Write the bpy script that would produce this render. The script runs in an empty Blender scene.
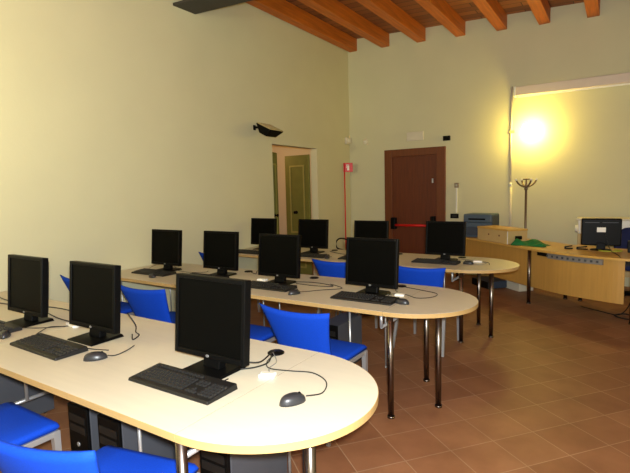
import bpy, math, random
from mathutils import Matrix, Vector
random.seed(7)
sc = bpy.context.scene
COL = sc.collection
PI = math.pi
R = math.radians

# ------------------------------------------------------------------ materials
def lin(c):
    return tuple(((v/255)/12.92 if v/255 <= .04045 else ((v/255+.055)/1.055)**2.4) for v in c)

def mat(name, rgb, rough=.5, metal=0.0, var=.06, scale=8.0, stretch=(1,1,1), bump=0.0, bscale=60, spec=.4, coat=0.0):
    m = bpy.data.materials.new(name); m.use_nodes = True
    nt = m.node_tree; b = nt.nodes['Principled BSDF']
    b.inputs['Roughness'].default_value = rough
    b.inputs['Metallic'].default_value = metal
    b.inputs['Specular IOR Level'].default_value = spec
    b.inputs['Coat Weight'].default_value = coat
    c = lin(rgb)
    tc = nt.nodes.new('ShaderNodeTexCoord'); mp = nt.nodes.new('ShaderNodeMapping')
    mp.inputs['Scale'].default_value = stretch
    nt.links.new(tc.outputs['Object'], mp.inputs['Vector'])
    n = nt.nodes.new('ShaderNodeTexNoise'); n.inputs['Scale'].default_value = scale; n.inputs['Detail'].default_value = 5
    nt.links.new(mp.outputs['Vector'], n.inputs['Vector'])
    r = nt.nodes.new('ShaderNodeValToRGB')
    r.color_ramp.elements[0].position = .3; r.color_ramp.elements[1].position = .7
    r.color_ramp.elements[0].color = tuple(max(0, v*(1-var)) for v in c)+(1,)
    r.color_ramp.elements[1].color = tuple(min(1, v*(1+var)) for v in c)+(1,)
    nt.links.new(n.outputs['Fac'], r.inputs['Fac']); nt.links.new(r.outputs['Color'], b.inputs['Base Color'])
    if bump:
        n2 = nt.nodes.new('ShaderNodeTexNoise'); n2.inputs['Scale'].default_value = bscale; n2.inputs['Detail'].default_value = 4
        nt.links.new(tc.outputs['Object'], n2.inputs['Vector'])
        bp = nt.nodes.new('ShaderNodeBump'); bp.inputs['Strength'].default_value = bump; bp.inputs['Distance'].default_value = .01
        nt.links.new(n2.outputs['Fac'], bp.inputs['Height']); nt.links.new(bp.outputs['Normal'], b.inputs['Normal'])
    return m

def emit(name, rgb, strength):
    m = bpy.data.materials.new(name); m.use_nodes = True
    b = m.node_tree.nodes['Principled BSDF']
    b.inputs['Base Color'].default_value = (.9,.85,.7,1)
    b.inputs['Emission Color'].default_value = tuple(rgb)+(1,)
    b.inputs['Emission Strength'].default_value = strength
    return m

def floor_mat():
    m = bpy.data.materials.new('terracotta_tiles'); m.use_nodes = True
    nt = m.node_tree; b = nt.nodes['Principled BSDF']
    tc = nt.nodes.new('ShaderNodeTexCoord'); mp = nt.nodes.new('ShaderNodeMapping')
    mp.vector_type = 'POINT'
    # floor axes: u along (cos t,-sin t), v along (sin t,cos t), t=-51.2 deg  -> rotate by t about z
    t = R(-51.2)
    mp.inputs['Rotation'].default_value = (0,0,t)
    mp.inputs['Location'].default_value = (-1.228+.294*10, -2.21+.277*30, 0)
    nt.links.new(tc.outputs['Object'], mp.inputs['Vector'])
    br = nt.nodes.new('ShaderNodeTexBrick')
    br.offset = 0; br.squash = 1
    br.inputs['Scale'].default_value = 1
    br.inputs['Brick Width'].default_value = .294; br.inputs['Row Height'].default_value = .277
    br.inputs['Mortar Size'].default_value = .0035; br.inputs['Mortar Smooth'].default_value = .3
    br.inputs['Bias'].default_value = 0
    br.inputs['Color1'].default_value = lin((147,102,70))+(1,)
    br.inputs['Color2'].default_value = lin((131,87,58))+(1,)
    br.inputs['Mortar'].default_value = lin((160,126,96))+(1,)
    nt.links.new(mp.outputs['Vector'], br.inputs['Vector'])
    n = nt.nodes.new('ShaderNodeTexNoise'); n.inputs['Scale'].default_value = 3.2; n.inputs['Detail'].default_value = 6; n.inputs['Roughness'].default_value = .6
    nt.links.new(tc.outputs['Object'], n.inputs['Vector'])
    r = nt.nodes.new('ShaderNodeValToRGB')
    r.color_ramp.elements[0].position = .3; r.color_ramp.elements[0].color = (.78,.74,.7,1)
    r.color_ramp.elements[1].position = .72; r.color_ramp.elements[1].color = (1.1,1.1,1.08,1)
    nt.links.new(n.outputs['Fac'], r.inputs['Fac'])
    mx = nt.nodes.new('ShaderNodeMix'); mx.data_type = 'RGBA'; mx.blend_type = 'MULTIPLY'; mx.inputs['Factor'].default_value = 1
    nt.links.new(br.outputs['Color'], mx.inputs['A']); nt.links.new(r.outputs['Color'], mx.inputs['B'])
    nt.links.new(mx.outputs['Result'], b.inputs['Base Color'])
    b.inputs['Roughness'].default_value = .5
    b.inputs['Specular IOR Level'].default_value = .3
    bp = nt.nodes.new('ShaderNodeBump'); bp.inputs['Strength'].default_value = .25; bp.inputs['Distance'].default_value = .003; bp.invert = True
    nt.links.new(br.outputs['Fac'], bp.inputs['Height']); nt.links.new(bp.outputs['Normal'], b.inputs['Normal'])
    return m

def plank_mat():
    m = bpy.data.materials.new('ceiling_planks'); m.use_nodes = True
    nt = m.node_tree; b = nt.nodes['Principled BSDF']
    tc = nt.nodes.new('ShaderNodeTexCoord')
    br = nt.nodes.new('ShaderNodeTexBrick')
    br.offset = .5
    br.inputs['Scale'].default_value = 1
    br.inputs['Brick Width'].default_value = .647; br.inputs['Row Height'].default_value = .17
    br.inputs['Mortar Size'].default_value = .006
    br.inputs['Color1'].default_value = lin((150,92,48))+(1,)
    br.inputs['Color2'].default_value = lin((112,62,32))+(1,)
    br.inputs['Mortar'].default_value = lin((45,26,14))+(1,)
    nt.links.new(tc.outputs['Object'], br.inputs['Vector'])
    nt.links.new(br.outputs['Color'], b.inputs['Base Color'])
    b.inputs['Roughness'].default_value = .65
    return m

M = {}
M['wall'] = mat('cream_plaster', (207,203,168), .85, var=.025, scale=1.5, bump=.08, bscale=25, spec=.2)
M['floor'] = floor_mat()
M['planks'] = plank_mat()
M['beam'] = mat('orange_beam_wood', (184,100,28), .55, var=.22, scale=5, stretch=(6,.4,6))
M['steel'] = mat('dark_steel', (58,55,52), .6, .3, var=.1)
M['top'] = mat('beech_laminate', (207,199,175), .38, var=.025, scale=4, stretch=(.6,9,1), spec=.35)
M['edge'] = mat('maple_edge', (184,152,98), .45, var=.06, scale=6, stretch=(1,1,8))
M['joint'] = mat('brown_joint', (120,92,58), .6)
M['chrome'] = mat('chrome_tube', (122,112,105), .27, 1.0, var=.03)
M['silver'] = mat('silver_tube', (176,176,176), .35, .6, var=.03)
M['blue'] = mat('blue_fabric', (6,62,180), .8, var=.1, scale=160, bump=.12, bscale=400, spec=.2)
M['black'] = mat('black_plastic', (8,8,8), .42, var=.08, scale=30, spec=.1)
M['screen'] = mat('dark_screen', (6,6,5), .4, var=.02, spec=.04)
M['key'] = mat('black_keycap', (34,33,32), .5, var=.1, scale=50)
M['kbbody'] = mat('keyboard_black', (20,19,18), .5, var=.1)
M['mouse'] = mat('mouse_dark', (44,44,46), .35, var=.06)
M['cable'] = mat('black_cable', (22,20,18), .5, var=.05)
M['logo'] = mat('silver_logo', (150,150,150), .35, .6, var=.02)
M['white'] = mat('white_plastic', (232,230,222), .45, var=.02)
M['pcgrey'] = mat('pc_side_grey', (70,72,78), .5, .1, var=.06)
M['door'] = mat('brown_door_wood', (96,42,11), .5, var=.16, scale=5, stretch=(9,9,.5))
M['doorframe'] = mat('brown_frame_wood', (106,54,19), .5, var=.12, scale=5, stretch=(9,9,.6))
M['red'] = mat('red_paint', (205,24,24), .4, var=.05)
M['green'] = mat('green_door_paint', (112,116,52), .5, var=.08)
M['greenlight'] = mat('green_moulding', (150,146,76), .5, var=.06)
M['maple'] = mat('maple_veneer', (182,140,70), .42, var=.07, scale=3, stretch=(14,14,.5))
M['desktop'] = mat('maple_desktop', (200,158,80), .35, var=.06, scale=4, stretch=(2,8,1))
M['alu'] = mat('brushed_aluminium', (150,148,144), .4, .5, var=.05)
M['bluegrey'] = mat('blue_grey_plastic', (72,88,104), .5, var=.05)
M['bluegreydark'] = mat('blue_grey_dark', (52,62,78), .5, var=.05)
M['box'] = mat('beige_box', (196,170,116), .55, var=.05)
M['cloth'] = mat('green_cloth', (18,110,52), .7, var=.2, scale=20)
M['ygreen'] = mat('yellow_green_cable', (170,176,60), .6, var=.1)
M['navy'] = mat('navy_fabric', (26,34,78), .8, var=.1, scale=80)
M['offwhite'] = mat('off_white_plastic', (214,206,184), .5, var=.03)
M['screenwhite'] = mat('screen_case_white', (214,200,184), .5, var=.02)
M['pole'] = mat('grey_metal_pole', (128,112,96), .35, .6, var=.04)
M['pink'] = mat('pinkish_plaster', (218,138,78), .8, var=.04)
M['glass'] = mat('lamp_front_glass', (176,160,110), .15, var=.05)
M['lampglow'] = emit('lit_frosted_glass', (1.0,.75,.16), 76)

# ------------------------------------------------------------------ mesh builder
class MB:
    def __init__(self): self.v = []; self.f = []; self.m = []; self.s = []
    def add(self, vs, fs, M4=None, mi=0, smooth=False):
        b = len(self.v)
        for p in vs:
            p = Vector(p)
            if M4 is not None: p = M4 @ p
            self.v.append(tuple(p))
        for f in fs: self.f.append(tuple(b+i for i in f)); self.m.append(mi); self.s.append(smooth)
        return self
    def box(self, x0,x1,y0,y1,z0,z1, M4=None, mi=0):
        vs = [(x0,y0,z0),(x1,y0,z0),(x1,y1,z0),(x0,y1,z0),(x0,y0,z1),(x1,y0,z1),(x1,y1,z1),(x0,y1,z1)]
        fs = [(0,3,2,1),(4,5,6,7),(0,1,5,4),(1,2,6,5),(2,3,7,6),(3,0,4,7)]
        return self.add(vs, fs, M4, mi)
    def hexa(self, bot, top, mi=0):
        return self.add(list(bot)+list(top), [(0,3,2,1),(4,5,6,7),(0,1,5,4),(1,2,6,5),(2,3,7,6),(3,0,4,7)], None, mi)
    def prism(self, pts, z0, z1, M4=None, mi=0, caps=True, smooth=False):
        n = len(pts)
        vs = [(p[0],p[1],z0) for p in pts]+[(p[0],p[1],z1) for p in pts]
        b = len(self.v)
        self.add(vs, [(i,(i+1)%n,n+(i+1)%n,n+i) for i in range(n)], M4, mi, smooth)
        if caps:
            self.f.append(tuple(b+i for i in reversed(range(n)))); self.m.append(mi); self.s.append(False)
            self.f.append(tuple(b+n+i for i in range(n))); self.m.append(mi); self.s.append(False)
        return self
    def tube(self, pts, r, n=10, mi=0, caps=True, sq=None):
        pts = [Vector(p) for p in pts]; K = len(pts)
        rs = r if isinstance(r,(list,tuple)) else [r]*K
        b = len(self.v); prev = None
        for k,p in enumerate(pts):
            if k == 0: d = pts[1]-p
            elif k == K-1: d = p-pts[k-1]
            else: d = (pts[k+1]-p).normalized()+(p-pts[k-1]).normalized()
            d = d.normalized() if d.length > 1e-9 else Vector((0,0,1))
            if prev is None:
                a = Vector((0,0,1)) if abs(d.z) < .9 else Vector((1,0,0))
                u = d.cross(a).normalized()
            else:
                u = (prev-d*prev.dot(d)).normalized()
            prev = u; w = d.cross(u)
            for i in range(n):
                ang = 2*PI*i/n + (PI/4 if n == 4 else 0)
                self.v.append(tuple(p+(u*math.cos(ang)+w*math.sin(ang))*rs[k]))
        for k in range(K-1):
            for i in range(n):
                j = (i+1)%n
                self.f.append((b+k*n+i,b+k*n+j,b+(k+1)*n+j,b+(k+1)*n+i)); self.m.append(mi); self.s.append(n > 4)
        if caps:
            self.f.append(tuple(b+i for i in reversed(range(n)))); self.m.append(mi); self.s.append(False)
            self.f.append(tuple(b+(K-1)*n+i for i in range(n))); self.m.append(mi); self.s.append(False)
        return self
    def lathe(self, prof, n=20, M4=None, mi=0):
        K = len(prof); vs = []
        for (r,z) in prof:
            for i in range(n): vs.append((r*math.cos(2*PI*i/n), r*math.sin(2*PI*i/n), z))
        fs = []
        for k in range(K-1):
            for i in range(n):
                j = (i+1)%n; fs.append((k*n+i,k*n+j,(k+1)*n+j,(k+1)*n+i))
        b = len(self.v)
        self.add(vs, fs, M4, mi, True)
        self.f.append(tuple(b+i for i in reversed(range(n)))); self.m.append(mi); self.s.append(False)
        self.f.append(tuple(b+(K-1)*n+i for i in range(n))); self.m.append(mi); self.s.append(False)
        return self
    def build(self, name, mats, parent=None, bevel=0, seg=2, subsurf=0):
        me = bpy.data.meshes.new(name); me.from_pydata(self.v, [], self.f); 
        mats = mats if isinstance(mats,(list,tuple)) else [mats]
        for m in mats: me.materials.append(m)
        for p,mi,s in zip(me.polygons, self.m, self.s): p.material_index = mi; p.use_smooth = s
        me.update()
        o = bpy.data.objects.new(name, me); COL.objects.link(o)
        if parent is not None: o.parent = parent
        if bevel:
            b = o.modifiers.new('bevel','BEVEL'); b.width = bevel; b.segments = seg; b.limit_method = 'ANGLE'; b.angle_limit = R(40)
        if subsurf:
            s = o.modifiers.new('sub','SUBSURF'); s.levels = subsurf; s.render_levels = subsurf
            for p in me.polygons: p.use_smooth = True
        return o

def T(x,y,z): return Matrix.Translation((x,y,z))
def RX(a): return Matrix.Rotation(a,4,'X')
def RY(a): return Matrix.Rotation(a,4,'Y')
def RZ(a): return Matrix.Rotation(a,4,'Z')

def tag(o, label=None, cat=None, group=None, kind=None):
    if label: o['label'] = label
    if cat: o['category'] = cat
    if group: o['group'] = group
    if kind: o['kind'] = kind
    return o
def empty(name, loc=(0,0,0), rz=0.0):
    o = bpy.data.objects.new(name, None); COL.objects.link(o); o.empty_display_size = .05
    o.location = loc; o.rotation_euler = (0,0,rz); return o
def copy_tree(o, parent=None):
    c = o.copy(); COL.objects.link(c)
    if parent is not None: c.parent = parent
    for ch in list(o.children): copy_tree(ch, c)
    return c
def smooth_path(pts, n=6):
    P = [Vector(p) for p in pts]; out = []
    for i in range(len(P)-1):
        p0 = P[max(i-1,0)]; p1 = P[i]; p2 = P[i+1]; p3 = P[min(i+2,len(P)-1)]
        for k in range(n):
            t = k/n
            out.append(.5*((2*p1)+(p2-p0)*t+(2*p0-5*p1+4*p2-p3)*t*t+(3*p1-p0-3*p2+p3)*t**3))
    out.append(P[-1]); return out

# ------------------------------------------------------------------ room
XL, XR, YB, YF = -4.4, 3.2, 8.1, -2.6
def ceil_bot(x): return 4.07-.049*(x+4.28)          # underside of the beams: the ceiling falls slightly to the right
def ceil_z(x): return ceil_bot(x)+.225
WT = .13
fl = MB().box(XL-2.7,XR+.2,YF-.2,YB+.4,-.1,0).build('floor', M['floor']); tag(fl, kind='structure')
z5 = 4.6
DY0, DY1, DZ = 5.67, 6.92, 2.215
wl = MB().box(XL-WT,XL,YF-.2,DY0,0,z5).box(XL-WT,XL,DY0,DY1,DZ,z5).box(XL-WT,XL,DY1,YB+.15,0,z5)
tag(wl.build('wall_left', M['wall']), kind='structure')
tag(MB().box(XL,XR,YB,YB+.15,0,z5).build('wall_back', M['wall']), kind='structure')
tag(MB().box(XR,XR+.15,YF-.2,YB+.15,0,z5).build('wall_right', M['wall']), kind='structure')
tag(MB().box(XL,XR,YF-.15,YF,0,z5).build('wall_front', M['wall']), kind='structure')
c = MB().hexa([(XL,YF,ceil_z(XL)),(XR,YF,ceil_z(XR)),(XR,YB,ceil_z(XR)),(XL,YB,ceil_z(XL))],
              [(XL,YF,ceil_z(XL)+.06),(XR,YF,ceil_z(XR)+.06),(XR,YB,ceil_z(XR)+.06),(XL,YB,ceil_z(XL)+.06)])
tag(c.build('ceiling', M['planks']), kind='structure')
# the room behind the green double door
tag(MB().box(XL-2.4,XL-2.3,4.8,YB+.1,0,2.7).build('wall_passage', M['pink']), kind='structure')
tag(MB().box(XL-2.3,XL-WT,4.8,4.9,0,2.7).build('wall_passage_near', M['pink']), kind='structure')
tag(MB().box(XL-2.3,XL-WT,YB,YB+.1,0,2.7).build('wall_passage_far', M['wall']), kind='structure')
tag(MB().box(XL-2.4,XL-WT,4.8,YB+.1,2.7,2.8).build('ceiling_passage', M['wall']), kind='structure')

# ceiling beams
ords = ['running along the left wall','second from the left wall','third from the left wall','fourth from the left wall, above the wooden door',
        'fifth from the left wall','sixth from the left wall','seventh from the left wall, above the projection screen case']
bc = [-4.283,-3.63,-2.96,-2.285,-1.64,-1.03,-.395]+[.25+.647*i for i in range(5)]
for i,x in enumerate(bc):
    zb = ceil_bot(x); w = .078
    m = MB().hexa([(-w,YF,0),(w,YF,0),(w,YB,0),(-w,YB,0)],
                  [(-w,YF,ceil_z(x-w)-zb-.001),(w,YF,ceil_z(x+w)-zb-.001),(w,YB,ceil_z(x+w)-zb-.001),(-w,YB,ceil_z(x-w)-zb-.001)])
    o = m.build('ceiling_beam', M['beam'], bevel=.008); o.location = (x,0,zb)
    lab = 'orange-brown timber ceiling beam '+ords[i] if i < 7 else 'orange-brown timber ceiling beam near the right wall, outside the photo'
    tag(o, lab, 'beam', 'timber ceiling beams')
# steel I-beam across the room
def zs(x): return 3.67-.049*(x-XL)
def slab(m, y0,y1,za,zb_):
    m.hexa([(XL,y0,zs(XL)+za),(XR,y0,zs(XR)+za),(XR,y1,zs(XR)+za),(XL,y1,zs(XL)+za)],
           [(XL,y0,zs(XL)+zb_),(XR,y0,zs(XR)+zb_),(XR,y1,zs(XR)+zb_),(XL,y1,zs(XL)+zb_)])
m = MB(); slab(m,3.90,4.24,0,.03); slab(m,4.05,4.09,.03,.368); slab(m,3.90,4.24,.368,.396)
tag(m.build('steel_beam', M['steel']), 'dark grey steel I-beam crossing the room under the timber beams at the top left', 'steel beam')

# ------------------------------------------------------------------ brown door in the back wall
d = MB().box(-3.505,-2.675,YB-.03,YB-.001,.012,2.07).build('door_1', M['door'], bevel=.004); tag(d, kind='structure')
m = MB().box(-3.655,-3.505,YB-.05,YB,0,2.2).box(-2.675,-2.525,YB-.05,YB,0,2.2).box(-3.505,-2.675,YB-.05,YB,2.07,2.2)
m.build('door_frame', M['doorframe'], d, bevel=.006)
m = MB().tube([(-3.42,YB-.12,.835),(-2.74,YB-.12,.835)],.022,12)
pb = m.build('panic_bar', M['red'], d); tag(pb,'red push bar')
for m in (MB().box(-3.505,-3.42,YB-.14,YB-.028,.76,.97), MB().box(-2.76,-2.69,YB-.14,YB-.028,.76,1.0)):
    hb = m.build('bar_bracket', M['black'], d, bevel=.008); tag(hb,'black end bracket of the push bar')
m = MB().box(-2.76,-2.735,YB-.05,YB-.028,1.58,1.66)
m.build('door_latch', M['silver'], d, bevel=.004)

# ------------------------------------------------------------------ green double door, both leaves swung open into the passage
def leaf(name, rz, loc, side):
    # local: hinge at x=0, leaf along +x, thickness along y, z up
    w, t, h = .515, .035, 2.125
    o = MB().box(0,w,-t/2,t/2,.01,h).build(name, M['green'], bevel=.003)
    tag(o, kind='structure')
    m = MB()
    for s in (-1,1):
        y0,y1 = (t/2,t/2+.008) if s > 0 else (-t/2-.008,-t/2)
        for (a,b,cc,dd) in ((.1,.42,1.92,1.95),(.1,.42,.75,.78),(.1,.13,.78,1.92),(.39,.42,.78,1.92),(.1,.42,.6,.63),(.1,.42,.12,.15),(.1,.13,.15,.6),(.39,.42,.15,.6)):
            m.box(a,b,y0,y1,cc,dd)
    p = m.build('panel_moulding', M['greenlight'], o, bevel=.003)
    k = MB()
    for s in (-1,1):
        k.lathe([(.03,0),(.03,.01),(.012,.015),(.012,.035),(.026,.045),(.026,.06),(.01,.068)],14,T(.29,0,1.12)@RX(-s*PI/2)@T(0,0,t/2))
    k.build('door_knob', M['black'], o)
    o.location = loc; o.rotation_euler = (0,0,rz); return o
leaf('door_2', PI, (XL-WT-.02,DY1-.02,0), 1)
leaf('door_3', PI-R(70), (XL-WT-.02,DY0+.03,0), -1)

# ------------------------------------------------------------------ furniture: table rows
TZ = .72; TH = .028
AXR = {'front':.488,'middle':.482,'back':.505}
ROWS = {'front': (.99,-1.22), 'middle': (2.73,-1.265), 'back': (4.46,-1.31)}
DEP = .905
def leg_mb(x,y,z1,r=.02):
    m = MB().tube([(x,y,.012),(x,y,z1)],r,14); m.tube([(x,y,0),(x,y,.014)],r*1.25,14); return m
def table_rect(rowname, x0, x1, y0, label, legs, grom=None):
    e = empty('computer_table', ((x0+x1)/2, y0, 0)); hx = (x1-x0)/2; g = .0012
    tag(e, label, 'table', 'rectangular computer tables')
    MB().box(-hx+g,hx-g,.002,DEP-.002,TZ-TH,TZ).build('tabletop', M['top'], e)
    MB().box(-hx+g,hx-g,0,.002,TZ-TH,TZ-.001).build('edge_band', M['edge'], e)
    MB().box(-hx+g,hx-g,DEP-.002,DEP,TZ-TH,TZ-.001).build('edge_band', M['edge'], e)
    for (lx,ly) in legs:
        leg_mb(lx-(x0+x1)/2, ly-y0, TZ-TH, .008).build('leg', M['silver'], e)
    m = MB().box(-hx+.12,hx-.12,DEP*.5-.02,DEP*.5+.02,TZ-TH-.04,TZ-TH)
    m.build('support_rail', M['silver'], e)
    if grom:
        for gx in grom: grommet(e, gx-(x0+x1)/2, grom_y)
    return e
grom_y = .79
def grommet(e, x, y):
    o = MB().lathe([(.001,0),(.042,0),(.042,.004),(.034,.009),(.001,.009)],20,T(x,y,TZ)).build('cable_grommet', M['black'], e)
    return o
def table_end(rowname, xs, y0, label, legs, bar):
    e = empty('rounded_end_table', (xs,y0,0)); g = .0012
    tag(e, label, 'table', 'rounded end tables')
    b = DEP/2; AX = AXR[rowname]
    pts = [(g,0)]+[(AX*math.sin(a)**.94 if a>0 else 0, b-b*math.cos(a)) for a in [PI*i/48 for i in range(1,25)]]
    pts = [(g,0)]
    for i in range(1,48):
        a = PI*i/48
        pts.append((g+AX*math.sin(a), b-b*math.cos(a)))
    pts.append((g,DEP))
    inner = [(max(g,p[0]-.002*(1 if 0<i<len(pts)-1 else 0)), b+(p[1]-b)*.9955) for i,p in enumerate(pts)]
    MB().prism(inner, TZ-TH, TZ).build('tabletop', M['top'], e)
    MB().box(-g*.8,g*.9,.003,DEP-.003,TZ-TH,TZ-.0004).build('joint_strip', M['joint'], e)
    n = len(pts); m = MB()
    vs = [(p[0],p[1],TZ-TH) for p in pts]+[(p[0],p[1],TZ-.001) for p in pts]+[(p[0],p[1],TZ-.001) for p in inner]+[(p[0],p[1],TZ-TH) for p in inner]
    fs = []
    for i in range(n-1):
        fs += [(i,i+1,n+i+1,n+i),(n+i,n+i+1,2*n+i+1,2*n+i),(3*n+i+1,3*n+i,i,i+1)]
    m.add(vs,fs,None,0,False)
    m.build('edge_band', M['edge'], e)
    for (lx,ly) in legs: leg_mb(lx-xs, ly-y0, TZ-TH, .02).build('leg', M['chrome'], e)
    m = MB().tube([(-.03,.05,.6),(-.03,DEP-.1,.6)],.011,10)
    m.tube([(-.03,.05,.6),(-.03,.05,TZ-TH)],.011,10).tube([(-.03,DEP-.1,.6),(-.03,DEP-.1,TZ-TH)],.011,10)
    m.build('crossbar', M['silver'], e)
    return e
DL = {'front': [(-1.225,1.02),(-.905,1.33),(-1.18,1.705)], 'middle': [(-1.225,2.765),(-1.005,3.07),(-1.225,3.45)], 'back': [(-1.25,4.50),(-1.036,4.80),(-1.25,5.185)]}
for rn,(y0,xs) in ROWS.items():
    xl = XL+.008; w = (xs-xl)/2
    pos = {'front':'nearest table row','middle':'middle table row','back':'farthest table row'}[rn]
    xm = xl+w
    if rn == 'front':
        la = [(-4.3,y0+.2),(-4.3,y0+.82),(-2.95,y0+.82)]; lb = [(-1.74,y0+.235),(-2.7,y0+.82),(-1.36,y0+.82)]
    else:
        la = [(-4.3,y0+.2),(-4.3,y0+.82),(xm-.1,y0+.2),(xm-.1,y0+.82)]
        lb = [(xm+.1,y0+.2),(xm+.1,y0+.82),(xs-.35,y0+.2),(xs-.35,y0+.82)]
    gr = {'front':([-3.14],[-1.40]),'middle':([-3.08],[-1.46,-2.3]),'back':([-3.1],[-2.2,-1.45])}[rn]
    table_rect(rn, xl, xm, y0, 'pale beech rectangular table touching the left wall in the %s' % pos, la, gr[0])
    t2 = table_rect(rn, xm, xs, y0, 'pale beech rectangular table joined to the rounded end of the %s' % pos, lb, gr[1])
    table_end(rn, xs, y0, 'pale beech half-oval end table on chrome legs closing the %s' % pos, DL[rn], None)
    if rn == 'front':   # floor bar of the support frame at the joint of the two tables
        cx = (xm+xs)/2
        MB().tube([(-2.965-cx,.16,.3),(-2.965-cx,.62,.3)],.012,8).tube([(-2.955-cx,.34,.3),(-2.955-cx,.34,TZ-TH)],.011,8).tube([(-2.965-cx,.62,.0),(-2.965-cx,.62,.31)],.012,8).build('support_frame', M['silver'], t2)

# ------------------------------------------------------------------ chairs
def make_chair():
    e = empty('blue_chair')
    # seat pad
    m = MB()
    n = 8
    prof = [(-.215,.434),(-.2,.430),(.21,.430),(.226,.437),(.231,.448),(.222,.462),(.19,.47),(-.19,.466),(-.212,.455)]
    vs = []; K = len(prof)
    xsn = [-.235,-.215,-.1,.1,.215,.235]
    for x in xsn:
        t = 1 if abs(x) < .22 else .965
        for (y,z) in prof: vs.append((x, y*t, .444+(z-.444)*(1 if t == 1 else .55)))
    fs = []
    for i in range(len(xsn)-1):
        for k in range(K):
            k2 = (k+1)%K; fs.append((i*K+k,i*K+k2,(i+1)*K+k2,(i+1)*K+k))
    fs.append(tuple(range(K))[::-1]); fs.append(tuple((len(xsn)-1)*K+k for k in range(K)))
    m.add(vs, [f[::-1] for f in fs], None, 0, True)
    m.build('seat', M['blue'], e, bevel=0)
    # backrest: upholstered shell, reclined, flared wings and hollow top edge
    NU, NV = 14, 8; front = []; back = []
    for j in range(NV+1):
        v = j/NV
        hw = .198+.066*v**1.6
        for i in range(NU+1):
            u = 2*i/NU-1
            x = u*hw
            z = .475+v*.33 + v*v*(.016*abs(u)**2.2-.014)
            y = -.205-.122*v + .035*u*u
            t = .017*(1-.55*max(0,abs(u)-.8)/.2)*(1-.45*max(0,v-.85)/.15)
            front.append((x,y+t,z)); back.append((x,y-t,z))
    vs = front+back; N = len(front); W = NU+1; fs = []
    for j in range(NV):
        for i in range(NU):
            a = j*W+i; fs.append((a+1,a,a+W,a+W+1)); fs.append((N+a,N+a+1,N+a+W+1,N+a+W))
    for i in range(NU):
        fs.append((i,i+1,N+i+1,N+i)); a = NV*W+i; fs.append((a+1,a,N+a,N+a+1))
    for j in range(NV):
        a = j*W; fs.append((a+W,a,N+a,N+a+W)); a = j*W+NU; fs.append((a,a+W,N+a+W,N+a))
    MB().add(vs,fs,None,0,True).build('backrest', M['blue'], e)
    # frame
    for s in (-1,1):
        MB().tube([(s*.222,.208,.428),(s*.226,.213,0)],[.022,.015],4).build('leg', M['silver'], e)
        MB().tube([(s*.218,-.185,.425),(s*.242,-.30,0)],[.021,.014],4).build('leg', M['silver'], e)
    m = MB()
    for s in (-1,1): m.box(s*.222-.013,s*.222+.013,-.2,.222,.402,.430)
    m.box(-.21,.21,.198,.222,.402,.430).box(-.21,.21,-.2,-.176,.402,.430)
    m.build('seat_frame', M['silver'], e, bevel=.003)
    m = MB()
    for s in (-1,1): m.tube([(s*.17,-.17,.41),(s*.17,-.226,.44),(s*.17,-.236,.52)],.012,8)
    m.build('back_support', M['silver'], e)
    return e
chair0 = make_chair()
CH = [(-1.53,.935,R(12),'blue upholstered chair in front of the nearest table, closest to the camera'),
      (-2.40,.88,0,'blue chair seat with silver frame at the lower left, before the nearest table'),
      (-1.64,2.56,R(-1),'blue chair between nearest and middle tables, right of the nearest big monitor'),
      (-2.36,2.57,R(2),'blue chair tucked in behind the nearest big monitor, only its seat edge showing'),
      (-3.105,2.56,R(3),'blue chair between the second monitor and the big monitor of the nearest table'),
      (-3.98,2.57,R(0),'blue chair by the left wall showing a sliver behind the nearest tables'),
      (-1.515,4.33,R(-1),'blue chair at the farthest table, right end, behind the middle row end monitor'),
      (-2.40,4.33,R(0),'blue chair at the farthest table seen between the two right middle row monitors'),
      (-3.98,4.25,R(2),'blue chair by the left wall whose wing peeks behind a middle row monitor')]
for i,(x,y,a,lab) in enumerate(CH):
    o = chair0 if i == 0 else copy_tree(chair0)
    o.location = (x,y,0); o.rotation_euler = (0,0,a); tag(o, lab, 'chair', 'blue classroom chairs')

# ------------------------------------------------------------------ monitors
def make_monitor():
    e = empty('monitor')   # origin: base centre on the table, screen faces -Y
    MB().hexa([(-.118,-.1,0),(.118,-.1,0),(.118,.1,0),(-.118,.1,0)],[(-.115,-.097,.008),(.115,-.097,.008),(.105,.095,.016),(-.105,.095,.016)]).build('base', M['black'], e, bevel=.003)
    m = MB().hexa([(-.05,-.01,.012),(.05,-.01,.012),(.05,.035,.012),(-.05,.035,.012)],[(-.048,.02,.2),(.048,.02,.2),(.048,.05,.2),(-.048,.05,.2)])
    m.build('neck', M['black'], e, bevel=.004)
    tilt = T(0,0,.058)@RX(R(-5))
    W, H, B = .214, .366, .019
    m = MB()
    y0,y1 = -.028,.012
    m.box(-W,-W+B,y0,y1,0,H,tilt).box(W-B,W,y0,y1,0,H,tilt).box(-W+B,W-B,y0,y1,H-B,H,tilt).box(-W+B,W-B,y0,y1,0,B+.006,tilt)
    m.build('bezel', M['black'], e, bevel=.003)
    MB().box(-W+B,W-B,y0+.006,y0+.012,B+.006,H-B,tilt).build('screen', M['screen'], e)
    m = MB()
    vs = []
    for (k,y,ins) in ((0,-.016,B),(1,.012,.004),(2,.03,.03),(3,.045,.08)):
        for (x,z) in ((-W+ins,ins),(W-ins,ins),(W-ins,H-ins),(-W+ins,H-ins)): vs.append((x,y,z))
    fs = [(3,2,1,0)]+[(12,13,14,15)]
    for k in range(3):
        for i in range(4): fs.append((k*4+i,k*4+(i+1)%4,(k+1)*4+(i+1)%4,(k+1)*4+i))
    m.add(vs,[f[::-1] for f in fs],tilt)
    m.build('back_shell', M['black'], e, bevel=.003)
    MB().lathe([(.0105,0),(.0105,.0012),(.009,.0018)],16,tilt@T(0,y0,.0125)@RX(PI/2)@Matrix.Diagonal((1,.62,1,1))).build('logo', M['logo'], e)
    return e
mon0 = make_monitor()
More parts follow.
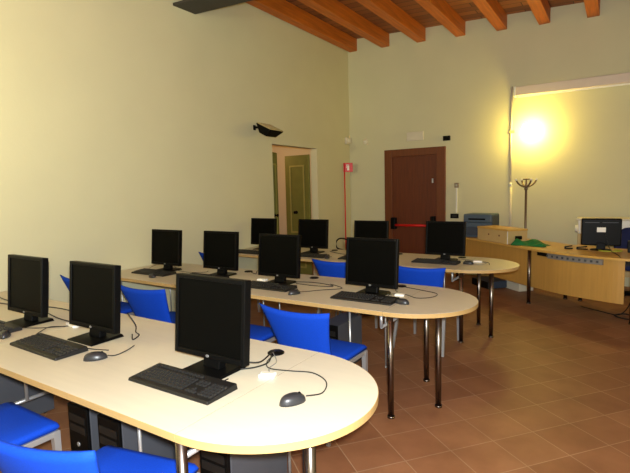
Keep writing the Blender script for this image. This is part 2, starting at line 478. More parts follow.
MON = [('front',-3.15,.48,0,'leftmost black monitor on the nearest table'),
       ('front',-2.44,.49,0,'second black monitor from the left on the nearest table'),
       ('front',-1.52,.475,0,'large nearest black monitor beside the joint of the nearest table'),
       ('middle',-3.93,.49,0,'black monitor on the middle table closest to the left wall'),
       ('middle',-3.20,.53,0,'black monitor second from the left wall on the middle table'),
       ('middle',-2.445,.46,0,'black monitor third from the left wall on the middle table'),
       ('middle',-1.555,.44,R(-1),'black monitor near the rounded end of the middle table'),
       ('back',-4.09,.55,R(-1),'black monitor on the farthest table beside the left wall'),
       ('back',-3.245,.50,R(1),'black monitor on the farthest table in front of the green door'),
       ('back',-2.405,.44,0,'black monitor on the farthest table left of the brown door'),
       ('back',-1.56,.52,R(0),'black monitor near the rounded end of the farthest table')]
for i,(rn,x,dy,a,lab) in enumerate(MON):
    o = mon0 if i == 0 else copy_tree(mon0)
    o.location = (x, ROWS[rn][0]+dy, TZ); o.rotation_euler = (0,0,a); tag(o, lab, 'monitor', 'black computer monitors')

# ------------------------------------------------------------------ keyboards
def make_keyboard():
    e = empty('keyboard')
    MB().hexa([(-.24,-.085,0),(.24,-.085,0),(.24,.085,0),(-.24,.085,0)],[(-.237,-.082,.014),(.237,-.082,.014),(.237,.082,.026),(-.237,.082,.026)]).build('body', M['kbbody'], e, bevel=.003)
    def key(m,x,y,w,d):
        z = .0205+ y*.0732
        m.hexa([(x-w/2,y-d/2,z-.006),(x+w/2,y-d/2,z-.006),(x+w/2,y+d/2,z-.006),(x-w/2,y+d/2,z-.006)],
               [(x-w/2+.0022,y-d/2+.002,z+.006),(x+w/2-.0022,y-d/2+.002,z+.006),(x+w/2-.0022,y+d/2-.0015,z+.0065),(x-w/2+.0022,y+d/2-.0015,z+.0065)])
    m = MB(); p = .0195
    rows = [(.026,15,0),(.0065,14,.006),(-.013,13,.01),(-.0325,12,.014)]
    for (y,n,off) in rows:
        w = (15*p)/n
        for i in range(n): key(m,-.222+w*(i+.5),y,w-.003,p-.003)
    xs = [.03,.024,.024,.11,.024,.024,.03]; x = -.222; s = 15*p/sum(xs)
    for w in xs: w *= s; key(m,x+w/2,-.052,w-.003,p-.003); x += w
    m.build('letter_keys', M['key'], e)
    m = MB()
    for i in range(13): key(m,-.212+i*.0228+(.004 if i else 0),.056,p-.003,.013)
    m.build('function_keys', M['key'], e)
    m = MB()
    for i in range(3): key(m,.095+i*p,.026,p-.003,p-.003); key(m,.095+i*p,.0065,p-.003,p-.003)
    m.build('navigation_keys', M['key'], e)
    m = MB()
    for i in range(3): key(m,.095+i*p,-.052,p-.003,p-.003)
    key(m,.095+p,-.0325,p-.003,p-.003)
    m.build('arrow_keys', M['key'], e)
    m = MB()
    for j in range(5):
        for i in range(4): key(m,.165+i*p,.026-j*p,p-.003,p-.003)
    m.build('number_pad', M['key'], e)
    return e
kb0 = make_keyboard()
KB = [('front',-3.235,.285,R(-1),'black keyboard at the left edge of the photo before the leftmost monitor'),
      ('front',-2.515,.265,R(-1),'black keyboard before the second monitor of the nearest table'),
      ('front',-1.515,.290,R(0),'large nearest black keyboard before the big monitor'),
      ('middle',-3.90,.295,R(1),'black keyboard before the monitor closest to the left wall, middle table'),
      ('middle',-3.22,.33,0,'black keyboard of the second middle table monitor from the left wall'),
      ('middle',-2.42,.27,0,'black keyboard before the third middle table monitor from the left wall'),
      ('middle',-1.52,.25,0,'black keyboard before the monitor at the rounded end, middle table'),
      ('back',-4.02,.16,0,'black keyboard beside the left wall on the farthest table'),
      ('back',-3.11,.20,0,'black keyboard before the farthest table monitor at the green door'),
      ('back',-2.44,.22,0,'black keyboard on the farthest table left of the brown door'),
      ('back',-1.60,.33,0,'black keyboard by the rounded end of the farthest table')]
kcords = [[(.2,.085),(.3,.16),(.42,.28),(.5,.38)],[(.2,.085),(.25,.11),(.33,.14)],[(.1,.085),(.13,.1),(.135,.14)]]
kbs = [kb0]+[copy_tree(kb0) for _ in KB[1:]]
for i,(rn,x,dy,a,lab) in enumerate(KB):
    o = kbs[i]
    o.location = (x, ROWS[rn][0]+dy, TZ); o.rotation_euler = (0,0,a); tag(o, lab, 'keyboard', 'black keyboards')
    cpts = kcords[0] if i == 0 else (kcords[1] if i == 1 else (kcords[2] if i == 2 else [(.0,.085),(.02,.13),(.1,.25)]))
    MB().tube(smooth_path([(cx_,cy_,.01 if k == 0 else .003) for k,(cx_,cy_) in enumerate(cpts)]),.0025,6).build('cord', M['cable'], o)

# ------------------------------------------------------------------ mice
def make_mouse():
    e = empty('mouse')
    NA, NB = 18, 6; vs = []; fs = []
    for j in range(NB+1):
        v = j/NB
        for i in range(NA):
            a = 2*PI*i/NA
            rx = .031*(1+.08*math.sin(a)); ry = .055
            k = math.cos(v*PI/2*.96)
            z = .002+.034*math.sin(v*PI/2)*(1-.12*math.sin(a)*k)
            k2 = k**.6
            vs.append((rx*math.cos(a)*k2, ry*math.sin(a)*k2, z))
    for j in range(NB):
        for i in range(NA):
            i2 = (i+1)%NA; fs.append((j*NA+i,j*NA+i2,(j+1)*NA+i2,(j+1)*NA+i))
    fs.append(tuple(range(NA))[::-1]); fs.append(tuple(NB*NA+i for i in range(NA)))
    MB().add(vs,fs,None,0,True).build('body', M['mouse'], e)
    MB().tube([(-.003,.03,.0305),(.003,.03,.0305)],.006,12).build('scroll_wheel', M['black'], e)
    return e
mouse0 = make_mouse()
MS = [('front',-2.945,.245,R(60),'dark mouse at the left edge beside the leftmost keyboard',[(0,.055),(-.02,.12),(.03,.2)]),
      ('front',-2.125,.29,R(-35),'dark mouse right of the second keyboard on the nearest table',[(0,.055),(-.01,.09),(-.06,.14),(-.13,.18)]),
      ('front',-1.01,.385,R(-25),'dark mouse alone on the rounded end of the nearest table',None),
      ('middle',-3.74,.155,R(70),'dark mouse before the monitor closest to the left wall, middle table',[(0,.055),(.05,.09)]),
      ('middle',-2.08,.165,R(-20),'dark mouse right of the third keyboard on the middle table',[(0,.055),(.0,.13),(.04,.25),(.10,.40),(-.1,.44)]),
      ('middle',-1.235,.26,R(80),'dark mouse at the keyboard edge on the middle rounded end',None),
      ('back',-2.82,.14,R(30),'dark mouse on the farthest table right of the green door monitor',[(0,.055),(.05,.12)]),
      ('back',-1.275,.38,R(80),'dark mouse by the rounded end of the farthest table',[(0,.055),(.1,.06),(.2,-.0),(.18,-.13),(.05,-.2)])]
mice = [mouse0]+[copy_tree(mouse0) for _ in MS[1:]]
for i,(rn,x,dy,a,lab,cp) in enumerate(MS):
    o = mice[i]
    o.location = (x, ROWS[rn][0]+dy, TZ); o.rotation_euler = (0,0,a); tag(o, lab, 'mouse', 'dark computer mice')
    if cp is None:
        if rn == 'front': w = [(-.985,1.43),(-.955,1.5),(-1.0,1.60),(-1.1,1.65),(-1.2,1.62),(-1.30,1.60),(-1.36,1.66),(-1.385,1.75)]
        else: w = [(-1.28,3.02),(-1.36,3.06),(-1.42,3.2),(-1.32,3.25),(-1.2,3.18),(-1.11,3.26),(-1.12,3.38),(-1.25,3.44),(-1.42,3.5)]
        inv = (Matrix.Translation(o.location)@RZ(a)).inverted()
        pts = [inv@Vector((px_,py_,TZ+(.012 if k == 0 else .0035))) for k,(px_,py_) in enumerate(w)]
    else:
        pts = [(q[0],q[1],.012 if k == 0 else .003) for k,q in enumerate(cp)]
    MB().tube(smooth_path(pts),.0026,6).build('cord', M['cable'], o)

# ------------------------------------------------------------------ loose cables and small white boxes on the tables
def cable(pts, label, r=.0035, m='cable', name='cable', cat='cable', group='loose cables on the tables'):
    o = MB().tube(smooth_path(pts),r,7).build(name, M[m]); tag(o,label,cat,group); return o
Z = TZ+.004
cable([(-1.39,1.545,Z+.03),(-1.35,1.60,Z+.02),(-1.36,1.70,Z+.035),(-1.38,1.74,Z+.02),(-1.40,1.78,Z+.009)],'black cable looping from the big monitor to the grommet')
cable([(-1.40,1.52,Z+.003),(-1.36,1.58,Z),(-1.35,1.66,Z),(-1.41,1.76,Z+.008)],'flat black cable beside the nearest joint leading to the grommet')
cable([(-1.26,1.555,Z),(-1.30,1.60,Z),(-1.32,1.68,Z),(-1.40,1.755,Z+.008)],'thin grey lead from the white box to the grommet',.0022,'alu')
cable([(-2.34,1.62,Z+.12),(-2.30,1.64,Z+.05),(-2.33,1.66,Z),(-2.26,1.63,Z),(-2.22,1.56,Z),(-2.28,1.60,Z+.01)],'tangled black cable hanging behind the second nearest monitor')
cable([(-4.37,1.80,Z),(-4.1,1.72,Z),(-3.7,1.70,Z),(-3.3,1.76,Z),(-2.95,1.72,Z),(-2.6,1.64,Z)],'black cable lying behind the two left nearest monitors')
cable([(-4.37,1.66,Z),(-4.0,1.62,Z),(-3.5,1.68,Z),(-3.0,1.60,Z),(-2.55,1.62,Z)],'second black cable crossing the nearest table towards the left wall')
cable([(-2.82,1.52,Z),(-2.9,1.47,Z),(-2.86,1.40,Z),(-2.82,1.35,Z)],'short black cord by the white box of the second monitor',.0025)
cable([(-2.40,3.26,Z),(-2.2,3.33,Z),(-2.0,3.30,Z),(-1.96,3.26,Z),(-2.1,3.22,Z),(-2.3,3.23,Z)],'grey cable loop right of the third middle row monitor',.003)
cable([(-2.75,3.40,Z),(-2.8,3.45,Z+.03),(-2.86,3.40,Z+.04),(-2.92,3.44,Z),(-3.02,3.48,Z+.006)],'black cable looping between the two centre middle row monitors')
cable([(-4.2,3.2,Z),(-4.22,3.32,Z+.02),(-4.1,3.40,Z+.02),(-3.95,3.36,Z)],'thin black cable by the left wall on the middle table',.0022)
cable([(-3.78,3.24,Z),(-3.6,3.22,Z),(-3.45,3.30,Z),(-3.5,3.38,Z)],'thin black cable between the two left middle row monitors',.0025)
cable([(-1.40,3.30,Z),(-1.44,3.36,Z),(-1.46,3.46,Z+.006)],'short black cable behind the middle rounded end monitor')
cable([(-3.10,5.13,Z),(-2.9,5.0,Z),(-2.75,4.96,Z),(-2.68,4.98,Z),(-2.58,4.9,Z)],'black cable between the two centre farthest row monitors')
cable([(-1.42,5.12,Z),(-1.25,5.05,Z),(-1.12,4.94,Z),(-1.18,4.86,Z),(-1.3,4.9,Z)],'grey cable loop beside the farthest rounded end monitor',.003,'alu')
def small_box(x,y,rz,label,w=.07,d=.045,h=.016):
    e = empty('white_adapter_box',(x,y,TZ),rz); tag(e,label,'adapter','small white boxes on the tables')
    MB().box(-w/2,w/2,-d/2,d/2,0,h).build('body', M['white'], e, bevel=.004)
    MB().box(-w/2+.01,w/2-.01,-.008,.008,h,h+.003).build('lid_strip', M['offwhite'], e)
small_box(-1.25,1.525,R(20),'small white box beside the big nearest monitor')
small_box(-2.80,1.56,R(-10),'small white box left of the second nearest monitor',.12,.05)
small_box(-1.34,3.20,R(10),'small white box right of the middle rounded end monitor')
small_box(-2.66,3.22,R(0),'small white box left of the third middle row monitor',.09,.05)
small_box(-1.22,5.0,R(10),'small white box right of the farthest rounded end monitor',.09,.05)
small_box(-2.66,4.86,R(0),'small white box on the farthest table near the red extinguisher',.1,.06)

# ------------------------------------------------------------------ computer towers under the tables
def make_tower():
    e = empty('computer_tower')   # front faces -Y
    w,d_,h = .088,.43,.415
    MB().box(-w,w,-d_/2+.02,d_/2,.012,h).build('case', M['pcgrey'], e, bevel=.004)
    MB().box(-w,w,-d_/2,-d_/2+.0195,.008,h+.003).build('front_panel', M['black'], e, bevel=.006)
    MB().box(-.07,.07,-d_/2-.003,-d_/2,.33,.37).build('drive_bay', M['kbbody'], e)
    MB().box(-.07,.07,-d_/2-.003,-d_/2,.275,.315).build('drive_bay', M['kbbody'], e)
    MB().lathe([(.012,0),(.012,.004),(.009,.005)],14,T(0,-d_/2,.21)@RX(PI/2)).build('power_button', M['silver'], e)
    for sx in (-.06,.06):
        for sy in (-.16,.16): MB().box(sx-.012,sx+.012,sy-.012,sy+.012,0,.012).build('rubber_foot', M['black'], e)
    return e
tw0 = make_tower()
TW = [(-2.36,1.51,0,'dark computer tower on the floor, left one of the pair under the nearest table'),
      (-2.09,1.51,0,'dark computer tower on the floor, right one of the pair under the nearest table'),
      (-1.48,1.62,0,'dark computer tower on the floor under the nearest table joint'),
      (-3.42,1.46,0,'dark computer tower under the nearest table at the left edge of the photo'),
      (-1.96,3.40,0,'dark computer tower on the floor under the middle table'),
      (-2.52,5.16,0,'dark computer tower on the floor under the farthest table')]
for i,(x,y,a,lab) in enumerate(TW):
    o = tw0 if i == 0 else copy_tree(tw0)
    o.location = (x,y,0); o.rotation_euler = (0,0,a); tag(o,lab,'computer','computer towers under the tables')

# ------------------------------------------------------------------ reception desks at the back right
DA = Vector((-2.05,7.40,0)); DB = Vector((-.955,6.375,0))
dd = (DB-DA).normalized(); nn = Vector((-dd.y, dd.x, 0))       # nn points to the back wall
e = empty('straight_desk', DA, math.atan2(dd.y,dd.x)); L = (DB-DA).length
tag(e,'straight maple desk carrying the printer and the beige box','desk')
MB().box(-.26,L-.002,0,.712,TZ-.025,TZ).build('desktop', M['desktop'], e, bevel=.003)
MB().box(-.2,L-.06,.06,.078,.22,TZ-.025).build('modesty_panel', M['maple'], e)
for (lx,ly) in ((-.2,.04),(-.2,.65),(L-.06,.65)): leg_mb(lx,ly,TZ-.025,.022).build('leg', M['chrome'], e)
e = empty('curved_desk', (0,0,0))
tag(e,'curved maple reception desk with power strip under its front edge','desk')
ctrl = [tuple(DB)[:2],(-.60,6.085),(-.20,5.89),(.15,5.80),(.95,5.78)]
fr = [Vector((p.x,p.y,0)) for p in smooth_path([(a,b,0) for a,b in ctrl],6)]
bk = [Vector((p.x,p.y,0)) for p in smooth_path([(-.41,6.945,0),(-.2,6.82,0),(.05,6.70,0),(.4,6.62,0),(.95,6.60,0)],6)]
def inset(k, dist):
    a = fr[max(k-1,0)]; b = fr[min(k+1,len(fr)-1)]; d = (b-a).normalized(); return fr[k]+Vector((-d.y,d.x,0))*dist
MB().prism([(p.x,p.y) for p in fr]+[(p.x,p.y) for p in reversed(bk)],TZ-.025,TZ).build('desktop', M['desktop'], e)
def strip(m,k0,k1,d0,d1,z0,z1):
    P = [inset(k,d0) for k in range(k0,k1+1)]+[inset(k,d1) for k in reversed(range(k0,k1+1))]
    m.prism([(p.x,p.y) for p in P],z0,z1)
m = MB(); strip(m,0,17,.07,.088,.22,TZ-.025); m.build('modesty_panel', M['maple'], e)
m = MB(); strip(m,4,13,.045,.069,.625,.685); ps = m.build('power_strip', M['alu'], e)
for k in range(10):
    i0 = 4+int(k*.9); t = (k*.9)%1.0
    qa = inset(i0,.045); qb = inset(min(i0+1,13),.045); q = qa.lerp(qb,t); dv = (qb-qa).normalized()
    so = MB().box(-.012,.012,-.004,.004,.643,.667, T(q.x,q.y,0)@RZ(math.atan2(dv.y,dv.x))).build('socket', M['pcgrey'], ps); tag(so,'dark socket in the power strip')
m = MB(); strip(m,2,4,.05,.069,.64,.68); sw = m.build('cable_clip', M['black'], e)
for (lx,ly) in ((-.93,6.42),(.155,5.93),(.88,5.86),(-.38,6.86),(.88,6.5)): leg_mb(lx,ly,TZ-.025,.022).build('leg', M['chrome'], e)
# dark cables hanging at the right leg
o = MB().tube(smooth_path([(.16,6.25,TZ-.03),(.17,6.2,.5),(.15,6.2,.2),(.05,6.25,.02),(-.15,6.35,.012),(-.35,6.5,.012)]),.006,7)
o.tube(smooth_path([(.2,6.25,TZ-.03),(.2,6.18,.4),(.22,6.15,.1),(.15,6.1,.015),(.0,6.2,.012),(.1,6.3,.02),(.2,6.2,.015)]),.008,7)
tag(o.build('cable_bundle', M['cable']),'black cable bundle hanging to the floor beside the curved desk right leg','cable')

# printer
e = empty('printer',(-1.81,7.575,TZ),R(-6)); tag(e,'blue-grey laser printer at the left end of the straight desk','printer')
MB().box(-.22,.22,-.16,.2,0,.23).build('lower_body', M['bluegrey'], e, bevel=.012)
MB().box(-.215,.225,-.17,.2,.23,.36).build('upper_body', M['bluegrey'], e, bevel=.02)
MB().box(-.13,.13,-.178,-.165,.27,.295).build('paper_slot', M['black'], e)
MB().box(.2,.228,-.15,.18,.05,.33).build('side_cover', M['bluegreydark'], e, bevel=.004)
MB().box(-.18,.18,-.172,-.158,.03,.16).build('paper_drawer', M['bluegreydark'], e, bevel=.004)
# beige box with black handle
pb = DA+dd*.375
e = empty('equipment_case',(pb.x,pb.y,TZ),math.atan2(dd.y,dd.x)); tag(e,'long beige box with a black handle on the straight desk','case')
LB = .70
MB().box(0,LB,.03,.34,0,.17).build('body', M['box'], e, bevel=.004)
MB().box(-.005,LB+.005,.025,.345,.17,.195).build('lid', M['desktop'], e, bevel=.004)
m = MB().box(LB-.006,LB+.004,.026,.034,0,.17); m.build('corner_strip', M['white'], e)
for (hx) in (.28,.52): MB().lathe([(.012,0),(.012,.006),(.006,.008)],12,T(hx,.03,.1)@RX(PI/2)).build('latch', M['doorframe'], e)
m = MB().box(LB,LB+.03,.14,.24,.055,.105); h = m.build('handle', M['black'], e, bevel=.01)
# green cloth bag, crumpled
NX, NY = 26, 14; vs = []; fs = []
for j in range(NY+1):
    for i in range(NX+1):
        u = i/NX; v = j/NY
        edge = min(u,1-u,v,1-v); k = min(1,edge*7)
        hgt = (.055*(1-.55*u)+.022*math.sin(9*u+3*v)+.018*math.sin(14*v-6*u))*k+.002
        vs.append((u*.44-.22+.018*math.sin(5*v+2), v*.24-.12+.02*math.sin(6*u), max(.002,hgt)))
W = NX+1
for j in range(NY):
    for i in range(NX): a = j*W+i; fs.append((a,a+1,a+W+1,a+W))
b0 = len(vs)
o = MB().add(vs,fs,None,0,True); 
ring = [i for i in range(NX+1)]+[j*W+NX for j in range(1,NY+1)]+[NY*W+i for i in reversed(range(NX))]+[j*W for j in reversed(range(1,NY))]
o.f.append(tuple(reversed(ring))); o.m.append(0); o.s.append(False)
o = o.build('green_bag', M['cloth']); gp = DA+dd*1.30+nn*.20; o.location = (gp.x,gp.y,TZ+.001); o.rotation_euler = (0,0,math.atan2(dd.y,dd.x)+R(35))
tag(o,'crumpled green cloth bag on the desk in front of the beige box','bag')
# reception monitor seen from behind
e = empty('office_monitor',(-.165,6.47,TZ),R(180+6)); tag(e,'black monitor seen from behind with a white sticker on the curved desk','monitor')
MB().lathe([(.11,0),(.11,.008),(.09,.014)],24,Matrix.Diagonal((1,.8,1,1))).build('base', M['black'], e)
MB().box(-.045,.045,.0,.04,.012,.09).build('neck', M['black'], e, bevel=.006)
MB().box(-.205,.205,-.035,.02,.055,.375).build('back_shell', M['black'], e, bevel=.012)
MB().box(-.19,.19,-.038,-.034,.07,.36).build('screen', M['screen'], e)
MB().box(-.045,.045,.02,.0215,.215,.27).build('sticker', M['white'], e)
MB().box(-.17,-.01,.02,.0215,.325,.331).build('vent', M['pcgrey'], e)
MB().box(.02,.17,.02,.0215,.325,.331).build('vent', M['pcgrey'], e)
cable([(-.22,6.60,Z),(-.17,6.37,Z+.002),(-.05,6.36,Z),(.05,6.42,Z),(-.02,6.52,Z)],'yellow-green cable coiled round the stand of the rear-facing monitor',.007,'ygreen',group=None)
cable([(-.12,6.44,TZ+.2),(-.08,6.40,TZ+.05),(-.05,6.34,TZ+.004),(-.02,6.2,TZ+.004),(.02,6.0,TZ+.004),(.03,5.86,TZ+.004)],'black cable from the rear-facing monitor over the desk edge',.004,group=None)
def stapler(x,y,rz,label,L=.09,name='stapler',cat='stapler'):
    e = empty(name,(x,y,TZ),rz); tag(e,label,cat)
    MB().box(-L/2,L/2,-.015,.015,0,.012).build('base', M['black'], e, bevel=.003)
    MB().hexa([(-L/2,-.013,.014),(L/2*.9,-.013,.03),(L/2*.9,.013,.03),(-L/2,.013,.014)],[(-L/2,-.011,.03),(L/2*.9,-.011,.045),(L/2*.9,.011,.045),(-L/2,.011,.03)]).build('arm', M['black'], e, bevel=.003)
    MB().box(-L/2,-L/2+.015,-.012,.012,.011,.016).build('hinge', M['kbbody'], e)
stapler(-.50,6.47,R(10),'small black stapler on the curved desk beside the green bag')
stapler(-.355,6.455,R(-5),'longer black stapler on the curved desk left of the rear-facing monitor',.12)
# items under the straight desk
e = empty('white_box',(-1.18,7.26,0),math.atan2(dd.y,dd.x)); tag(e,'low pale grey box on the floor under the straight desk','box')
MB().box(-.15,.15,-.12,.12,0,.12).build('body', M['offwhite'], e, bevel=.004); MB().box(-.152,.152,-.122,.122,.12,.15).build('lid', M['white'], e, bevel=.004)
e = empty('desktop_computer',(-1.60,7.28,0),math.atan2(dd.y,dd.x)); tag(e,'flat dark blue-grey computer lying under the straight desk','computer')
MB().box(-.2,.2,-.16,.16,.008,.11).build('case', M['bluegreydark'], e, bevel=.004); MB().box(-.2,.2,-.172,-.161,.008,.11).build('front_panel', M['black'], e, bevel=.003); MB().box(-.18,.18,-.14,.14,0,.008).build('foot', M['black'], e)

# plotter / long white machine by the wall
e = empty('plotter',(.22,7.75,0)); tag(e,'long white plotter on a beige stand behind the curved desk','plotter')
MB().box(-.70,.80,-.16,.16,.80,1.0).build('body', M['white'], e, bevel=.02)
MB().tube([(-.74,0,.86),(-.70,0,.86)],.05,16).build('roll_knob', M['white'], e)
MB().box(-.72,.82,-.17,.17,.99,1.02).build('top_cover', M['offwhite'], e, bevel=.008)
MB().lathe([(.035,0),(.035,.012),(.02,.014)],16,T(-.05,-.16,.94)@RX(PI/2)).build('dial', M['pcgrey'], e)
for x in (-.66,.74): MB().box(x-.04,x+.04,-.12,.12,0,.80).build('leg', M['box'], e, bevel=.006)
MB().box(-.62,.70,-.02,.02,.2,.28).build('stretcher', M['box'], e)
# navy office chair
e = empty('office_chair',(.22,7.15,0),R(200)); tag(e,'navy office chair behind the curved desk at the right edge','chair')
m = MB()
vs = []; NU, NV = 10, 8; F = []; Bk = []
for j in range(NV+1):
    v = j/NV
    for i in range(NU+1):
        u = 2*i/NU-1; hw = .21*math.sqrt(max(.05,1-abs(2*v-1)**3.2*.85))
        F.append((u*hw,-.2+.05*u*u,.56+v*.36)); Bk.append((u*hw,-.25+.05*u*u,.56+v*.36))
vs = F+Bk; N = len(F); W = NU+1; fs = []
for j in range(NV):
    for i in range(NU):
        a = j*W+i; fs.append((a+1,a,a+W,a+W+1)); fs.append((N+a,N+a+1,N+a+W+1,N+a+W))
for i in range(NU):
    fs.append((i,i+1,N+i+1,N+i)); a = NV*W+i; fs.append((a+1,a,N+a,N+a+1))
for j in range(NV):
    a = j*W; fs.append((a+W,a,N+a,N+a+W)); a = j*W+NU; fs.append((a,a+W,N+a+W,N+a))
m.add(vs,fs,None,0,True).build('backrest', M['navy'], e)
MB().box(-.22,.22,-.2,.24,.42,.49).build('seat', M['navy'], e, bevel=.03)
MB().tube([(0,-.24,.62),(0,-.27,.5),(0,-.15,.41)],.02,8).build('back_support', M['black'], e)
MB().tube([(0,0,.1),(0,0,.42)],.028,12).build('gas_column', M['black'], e)
m = MB()
for k in range(5):
    a = 2*PI*k/5; m.tube([(0,0,.1),(.28*math.cos(a),.28*math.sin(a),.06)],[.025,.016],8)
m.build('star_base', M['black'], e)
for k in range(5):
    a = 2*PI*k/5; x,y = .28*math.cos(a),.28*math.sin(a)
    MB().tube([(x-.012,y,.0275),(x+.012,y,.0275)],.027,12).build('caster', M['black'], e)
# dark document tray at right edge of the curved desk
e = empty('desk_speaker',(.155,6.38,TZ)); tag(e,'small dark box standing on the curved desk at the right edge of the photo','speaker')
MB().box(-.055,.055,-.05,.05,0,.13).build('body', M['black'], e, bevel=.006); MB().lathe([(.035,0),(.035,.003),(.028,.004)],16,T(0,-.05,.07)@RX(PI/2)).build('cone', M['kbbody'], e)

# ------------------------------------------------------------------ things on and by the back wall
# projection screen case
e = empty('projection_screen',(-1.425,YB,2.94)); tag(e,'pale projection screen case mounted high on the back wall','projection screen')
MB().box(.03,2.5,-.15,-.03,-.062,.075).build('case', M['screenwhite'], e, bevel=.008)
MB().box(0,.03,-.16,-.02,-.07,.08).build('end_cap', M['white'], e, bevel=.006)
MB().box(2.5,2.53,-.16,-.02,-.07,.08).build('end_cap', M['white'], e, bevel=.006)
MB().box(.05,2.48,-.1,-.085,-.085,-.06).build('bottom_bar', M['white'], e)
for x in (.12,2.4): MB().box(x,x+.05,-.03,0,-.04,.06).build('bracket', M['silver'], e)
# conduit
e = empty('cable_conduit',(-1.475,YB-.0145,.0)); tag(e,'grey vertical cable conduit running down the back wall left of the lamp','conduit')
MB().tube([(0,0,1.52),(0,0,3.05)],.014,12).build('upper_pipe', M['offwhite'], e)
MB().tube([(.01,-.004,.62),(.01,-.004,1.50)],.018,12).build('lower_pipe', M['offwhite'], e)
MB().tube([(.005,-.006,1.49),(.005,-.006,1.55)],.02,12).build('joint', M['white'], e)
MB().box(-.03,.05,-.022,.0145,2.33,2.37).build('clamp', M['box'], e, bevel=.004)
# coat stand
e = empty('coat_stand',(-1.19,7.76,0)); tag(e,'grey metal coat stand with upturned hooks below the lit wall lamp','coat stand')
MB().lathe([(.19,0),(.19,.018),(.05,.035),(.02,.05)],28).build('base', M['pole'], e)
MB().tube([(0,0,.04),(0,0,1.46)],.017,12).build('pole', M['pole'], e)
MB().lathe([(.018,1.43),(.03,1.44),(.03,1.455),(.018,1.465),(.022,1.5),(.012,1.53),(.011,1.585)],14).build('finial', M['pole'], e)
MB().lathe([(.0,1.583),(.055,1.585),(.05,1.60),(.0,1.605)],20).build('top_disc', M['pole'], e)
for k in range(4):
    a = PI/4*0+k*PI/2+R(33)
    c,s = math.cos(a),math.sin(a)
    h = MB().tube(smooth_path([(0,0,1.475),(.06*c,.06*s,1.49),(.115*c,.115*s,1.525),(.15*c,.15*s,1.575)],5),[.013]*15+[.011],8).build('hook', M['pole'], e)
    MB().lathe([(.002,-.018),(.014,-.012),(.018,0),(.014,.012),(.002,.018)],12,T(.155*c,.155*s,1.588)).build('hook_knob', M['white'], h)
# lit wall lamp
e = empty('wall_lamp',(-1.175,YB,2.33)); tag(e,'lit frosted glass wall lamp glowing on the back wall below the screen case','lamp')
MB().lathe([(.05,0),(.05,.02),(.03,.028)],20,RX(PI/2)).build('wall_plate', M['white'], e)
MB().tube([(0,-.02,0),(0,-.08,-.0)],.012,8).build('arm', M['white'], e)
MB().lathe([(.012,-.125),(.085,-.1),(.122,-.05),(.13,0),(.122,.05),(.085,.1),(.012,.125)],24,T(0,-.175,0)).build('glass_shade', M['lampglow'], e)
# emergency light plate, black sensor, switch column
e = empty('exit_light',(-3.073,YB,2.415)); tag(e,'pale rectangular emergency light plate above the brown door','emergency light')
MB().box(-.158,.158,-.022,0,-.08,.075).build('housing', M['offwhite'], e, bevel=.008)
MB().box(-.145,.145,-.026,-.021,-.022,.058).build('diffuser', M['offwhite'], e, bevel=.002)
e = empty('black_sensor',(-2.508,YB,2.333)); tag(e,'small black sensor box right above the brown door corner','sensor')
MB().box(-.06,.06,-.04,0,-.04,.04).build('housing', M['black'], e, bevel=.006); MB().lathe([(.016,0),(.016,.004),(.01,.008)],14,T(.02,-.04,0)@RX(PI/2)).build('lens', M['screen'], e)
e = empty('light_switch',(-2.335,YB,1.53)); tag(e,'small grey wall switch at the top of a white trunking right of the brown door','switch')
MB().box(-.035,.035,-.03,0,-.04,.04).build('box', M['pole'], e, bevel=.004); MB().box(-.012,.012,-.018,0,-.47,-.04).build('trunking', M['white'], e); MB().box(-.015,.015,-.035,-.03,-.02,.02).build('rocker', M['alu'], e)
e = empty('wall_socket',(-2.37,YB,1.005)); tag(e,'dark wall socket beside the brown door left of the printer','socket')
MB().box(-.07,.07,-.025,0,-.04,.04).build('plate', M['black'], e, bevel=.006); MB().box(-.04,.04,-.028,-.025,-.02,.02).build('insert', M['kbbody'], e)
e = empty('smoke_detector',(-4.05,YB,2.39)); tag(e,'small round cream detector on the back wall near the corner','detector')
MB().lathe([(.055,0),(.055,.02),(.035,.04)],20,RX(PI/2)).build('body', M['offwhite'], e); MB().lathe([(.012,.038),(.012,.045),(.006,.048)],12,RX(PI/2)).build('lens', M['white'], e)
e = empty('alarm_box',(XL,8.0,2.42)); tag(e,'cream square alarm box on the left wall at the room corner','alarm')
MB().box(0,.05,-.09,.07,-.06,.06).build('housing', M['offwhite'], e, bevel=.006); MB().box(.05,.054,-.06,.04,-.03,.03).build('front_cover', M['white'], e)
# fire extinguisher, its pole and sign
e = empty('extinguisher_stand',(-4.355,7.80,0)); tag(e,'thin red pole with square red extinguisher sign in the room corner','sign pole')
MB().tube([(0,0,.02),(0,0,2.0)],.012,10).build('pole', M['red'], e)
MB().lathe([(.04,0),(.04,.015),(.02,.03)],24).build('base', M['red'], e)
sg = MB().box(-.02,.155,-.006,.006,1.83,2.0,RZ(R(25))).build('sign', M['red'], e, bevel=.002)
m = MB().box(.05,.088,-.0085,-.006,1.86,1.945,RZ(R(25))).box(.06,.078,-.0085,-.006,1.945,1.96,RZ(R(25))).box(.042,.085,-.0085,-.006,1.958,1.967,RZ(R(25))).box(.036,.043,-.0085,-.006,1.905,1.967,RZ(R(25)))
pc = m.build('pictogram', M['white'], sg); tag(pc,'white extinguisher pictogram')
e = empty('fire_extinguisher',(-4.14,7.62,0)); tag(e,'red fire extinguisher with black hose standing in the room corner','fire extinguisher')
MB().lathe([(.07,0),(.075,.01),(.075,.36),(.06,.42),(.03,.45),(.025,.47)],24).build('cylinder', M['red'], e)
MB().box(-.02,.02,-.02,.02,.47,.51).box(-.015,.015,-.1,.02,.505,.52).box(-.015,.015,-.09,.02,.53,.54).build('valve', M['red'], e, bevel=.003)
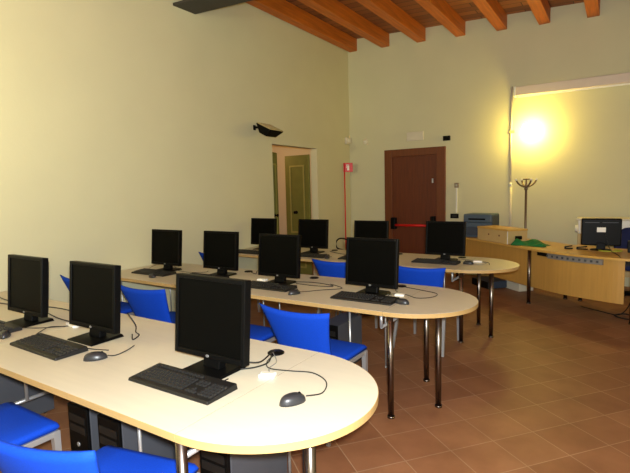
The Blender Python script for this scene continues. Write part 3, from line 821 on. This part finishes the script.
MB().tube(smooth_path([(0,0,.49),(-.08,-.03,.58),(-.2,-.08,.6),(-.27,-.1,.52),(-.24,-.1,.42),(-.12,-.07,.38),(-.08,-.05,.30)]),.013,8).build('hose', M['black'], e)

# dark floodlight on the left wall
e = empty('wall_floodlight',(XL,5.27,2.41)); tag(e,'unlit black floodlight sticking out of the left wall above the green door','lamp')
MB().box(0,.012,-.025,.025,-.03,.04).build('wall_plate', M['black'], e, bevel=.004)
MB().tube([(.01,0,.01),(.1,0,0)],.016,8).build('arm', M['black'], e)
tf = T(.235,.04,-.05)@RY(R(26))@Matrix.Scale(1.18,4)
vs = [(-.06,-.09,-.06),(.06,-.09,-.06),(.06,.09,-.06),(-.06,.09,-.06),(-.12,-.13,.04),(.12,-.13,.04),(.12,.13,.04),(-.12,.13,.04)]
MB().add(vs,[(0,3,2,1),(4,5,6,7),(0,1,5,4),(1,2,6,5),(2,3,7,6),(3,0,4,7)],tf).build('housing', M['black'], e, bevel=.008)
MB().box(-.11,.11,-.12,.12,.04,.048,tf).build('front_glass', M['glass'], e)

# ------------------------------------------------------------------ lights
def light(name, kind, loc, energy, col, **kw):
    l = bpy.data.lights.new(name, kind); l.energy = energy; l.color = col
    for k,v in kw.items(): setattr(l,k,v)
    o = bpy.data.objects.new(name, l); COL.objects.link(o); o.location = loc; return o
light('camera_flash','POINT',(.05,-.02,1.60),620,(.92,.97,1.0),shadow_soft_size=.03)
wl_ = light('wall_lamp_light_left','SPOT',(XL+.85,-.6,2.45),430,(1,.90,.5),shadow_soft_size=.09,spot_size=R(128),spot_blend=.7)
wl_.rotation_euler = Vector((-1,.9,.4)).to_track_quat('-Z','Y').to_euler()
light('passage_lamp_light','POINT',(XL-1.3,6.6,2.3),22,(1,.58,.24),shadow_soft_size=.1)

w = bpy.data.worlds.new('World'); sc.world = w; w.use_nodes = True
w.node_tree.nodes['Background'].inputs[0].default_value = (.9,.85,.7,1); w.node_tree.nodes['Background'].inputs[1].default_value = .05

# ------------------------------------------------------------------ camera
yaw, pitch, roll = .57487048, -.09992315, -.02507396
f = Vector((-math.sin(yaw)*math.cos(pitch), math.cos(yaw)*math.cos(pitch), math.sin(pitch)))
r = Vector((math.cos(yaw), math.sin(yaw), 0)); u = r.cross(f)
r2 = r*math.cos(roll)+u*math.sin(roll); u2 = -r*math.sin(roll)+u*math.cos(roll)
cam = bpy.data.cameras.new('camera'); co = bpy.data.objects.new('camera', cam); COL.objects.link(co)
mw = Matrix((( r2.x,u2.x,-f.x,0),(r2.y,u2.y,-f.y,0),(r2.z,u2.z,-f.z,1.52),(0,0,0,1)))
co.matrix_world = mw
cam.sensor_fit = 'HORIZONTAL'; cam.sensor_width = 36; cam.lens = 470/630*36; cam.clip_start = .02; cam.clip_end = 100
sc.camera = co
sc.view_settings.view_transform = 'Standard'; sc.view_settings.look = 'None'; sc.view_settings.gamma = 1; sc.view_settings.use_curve_mapping = False
sc.view_settings.exposure = 0.0
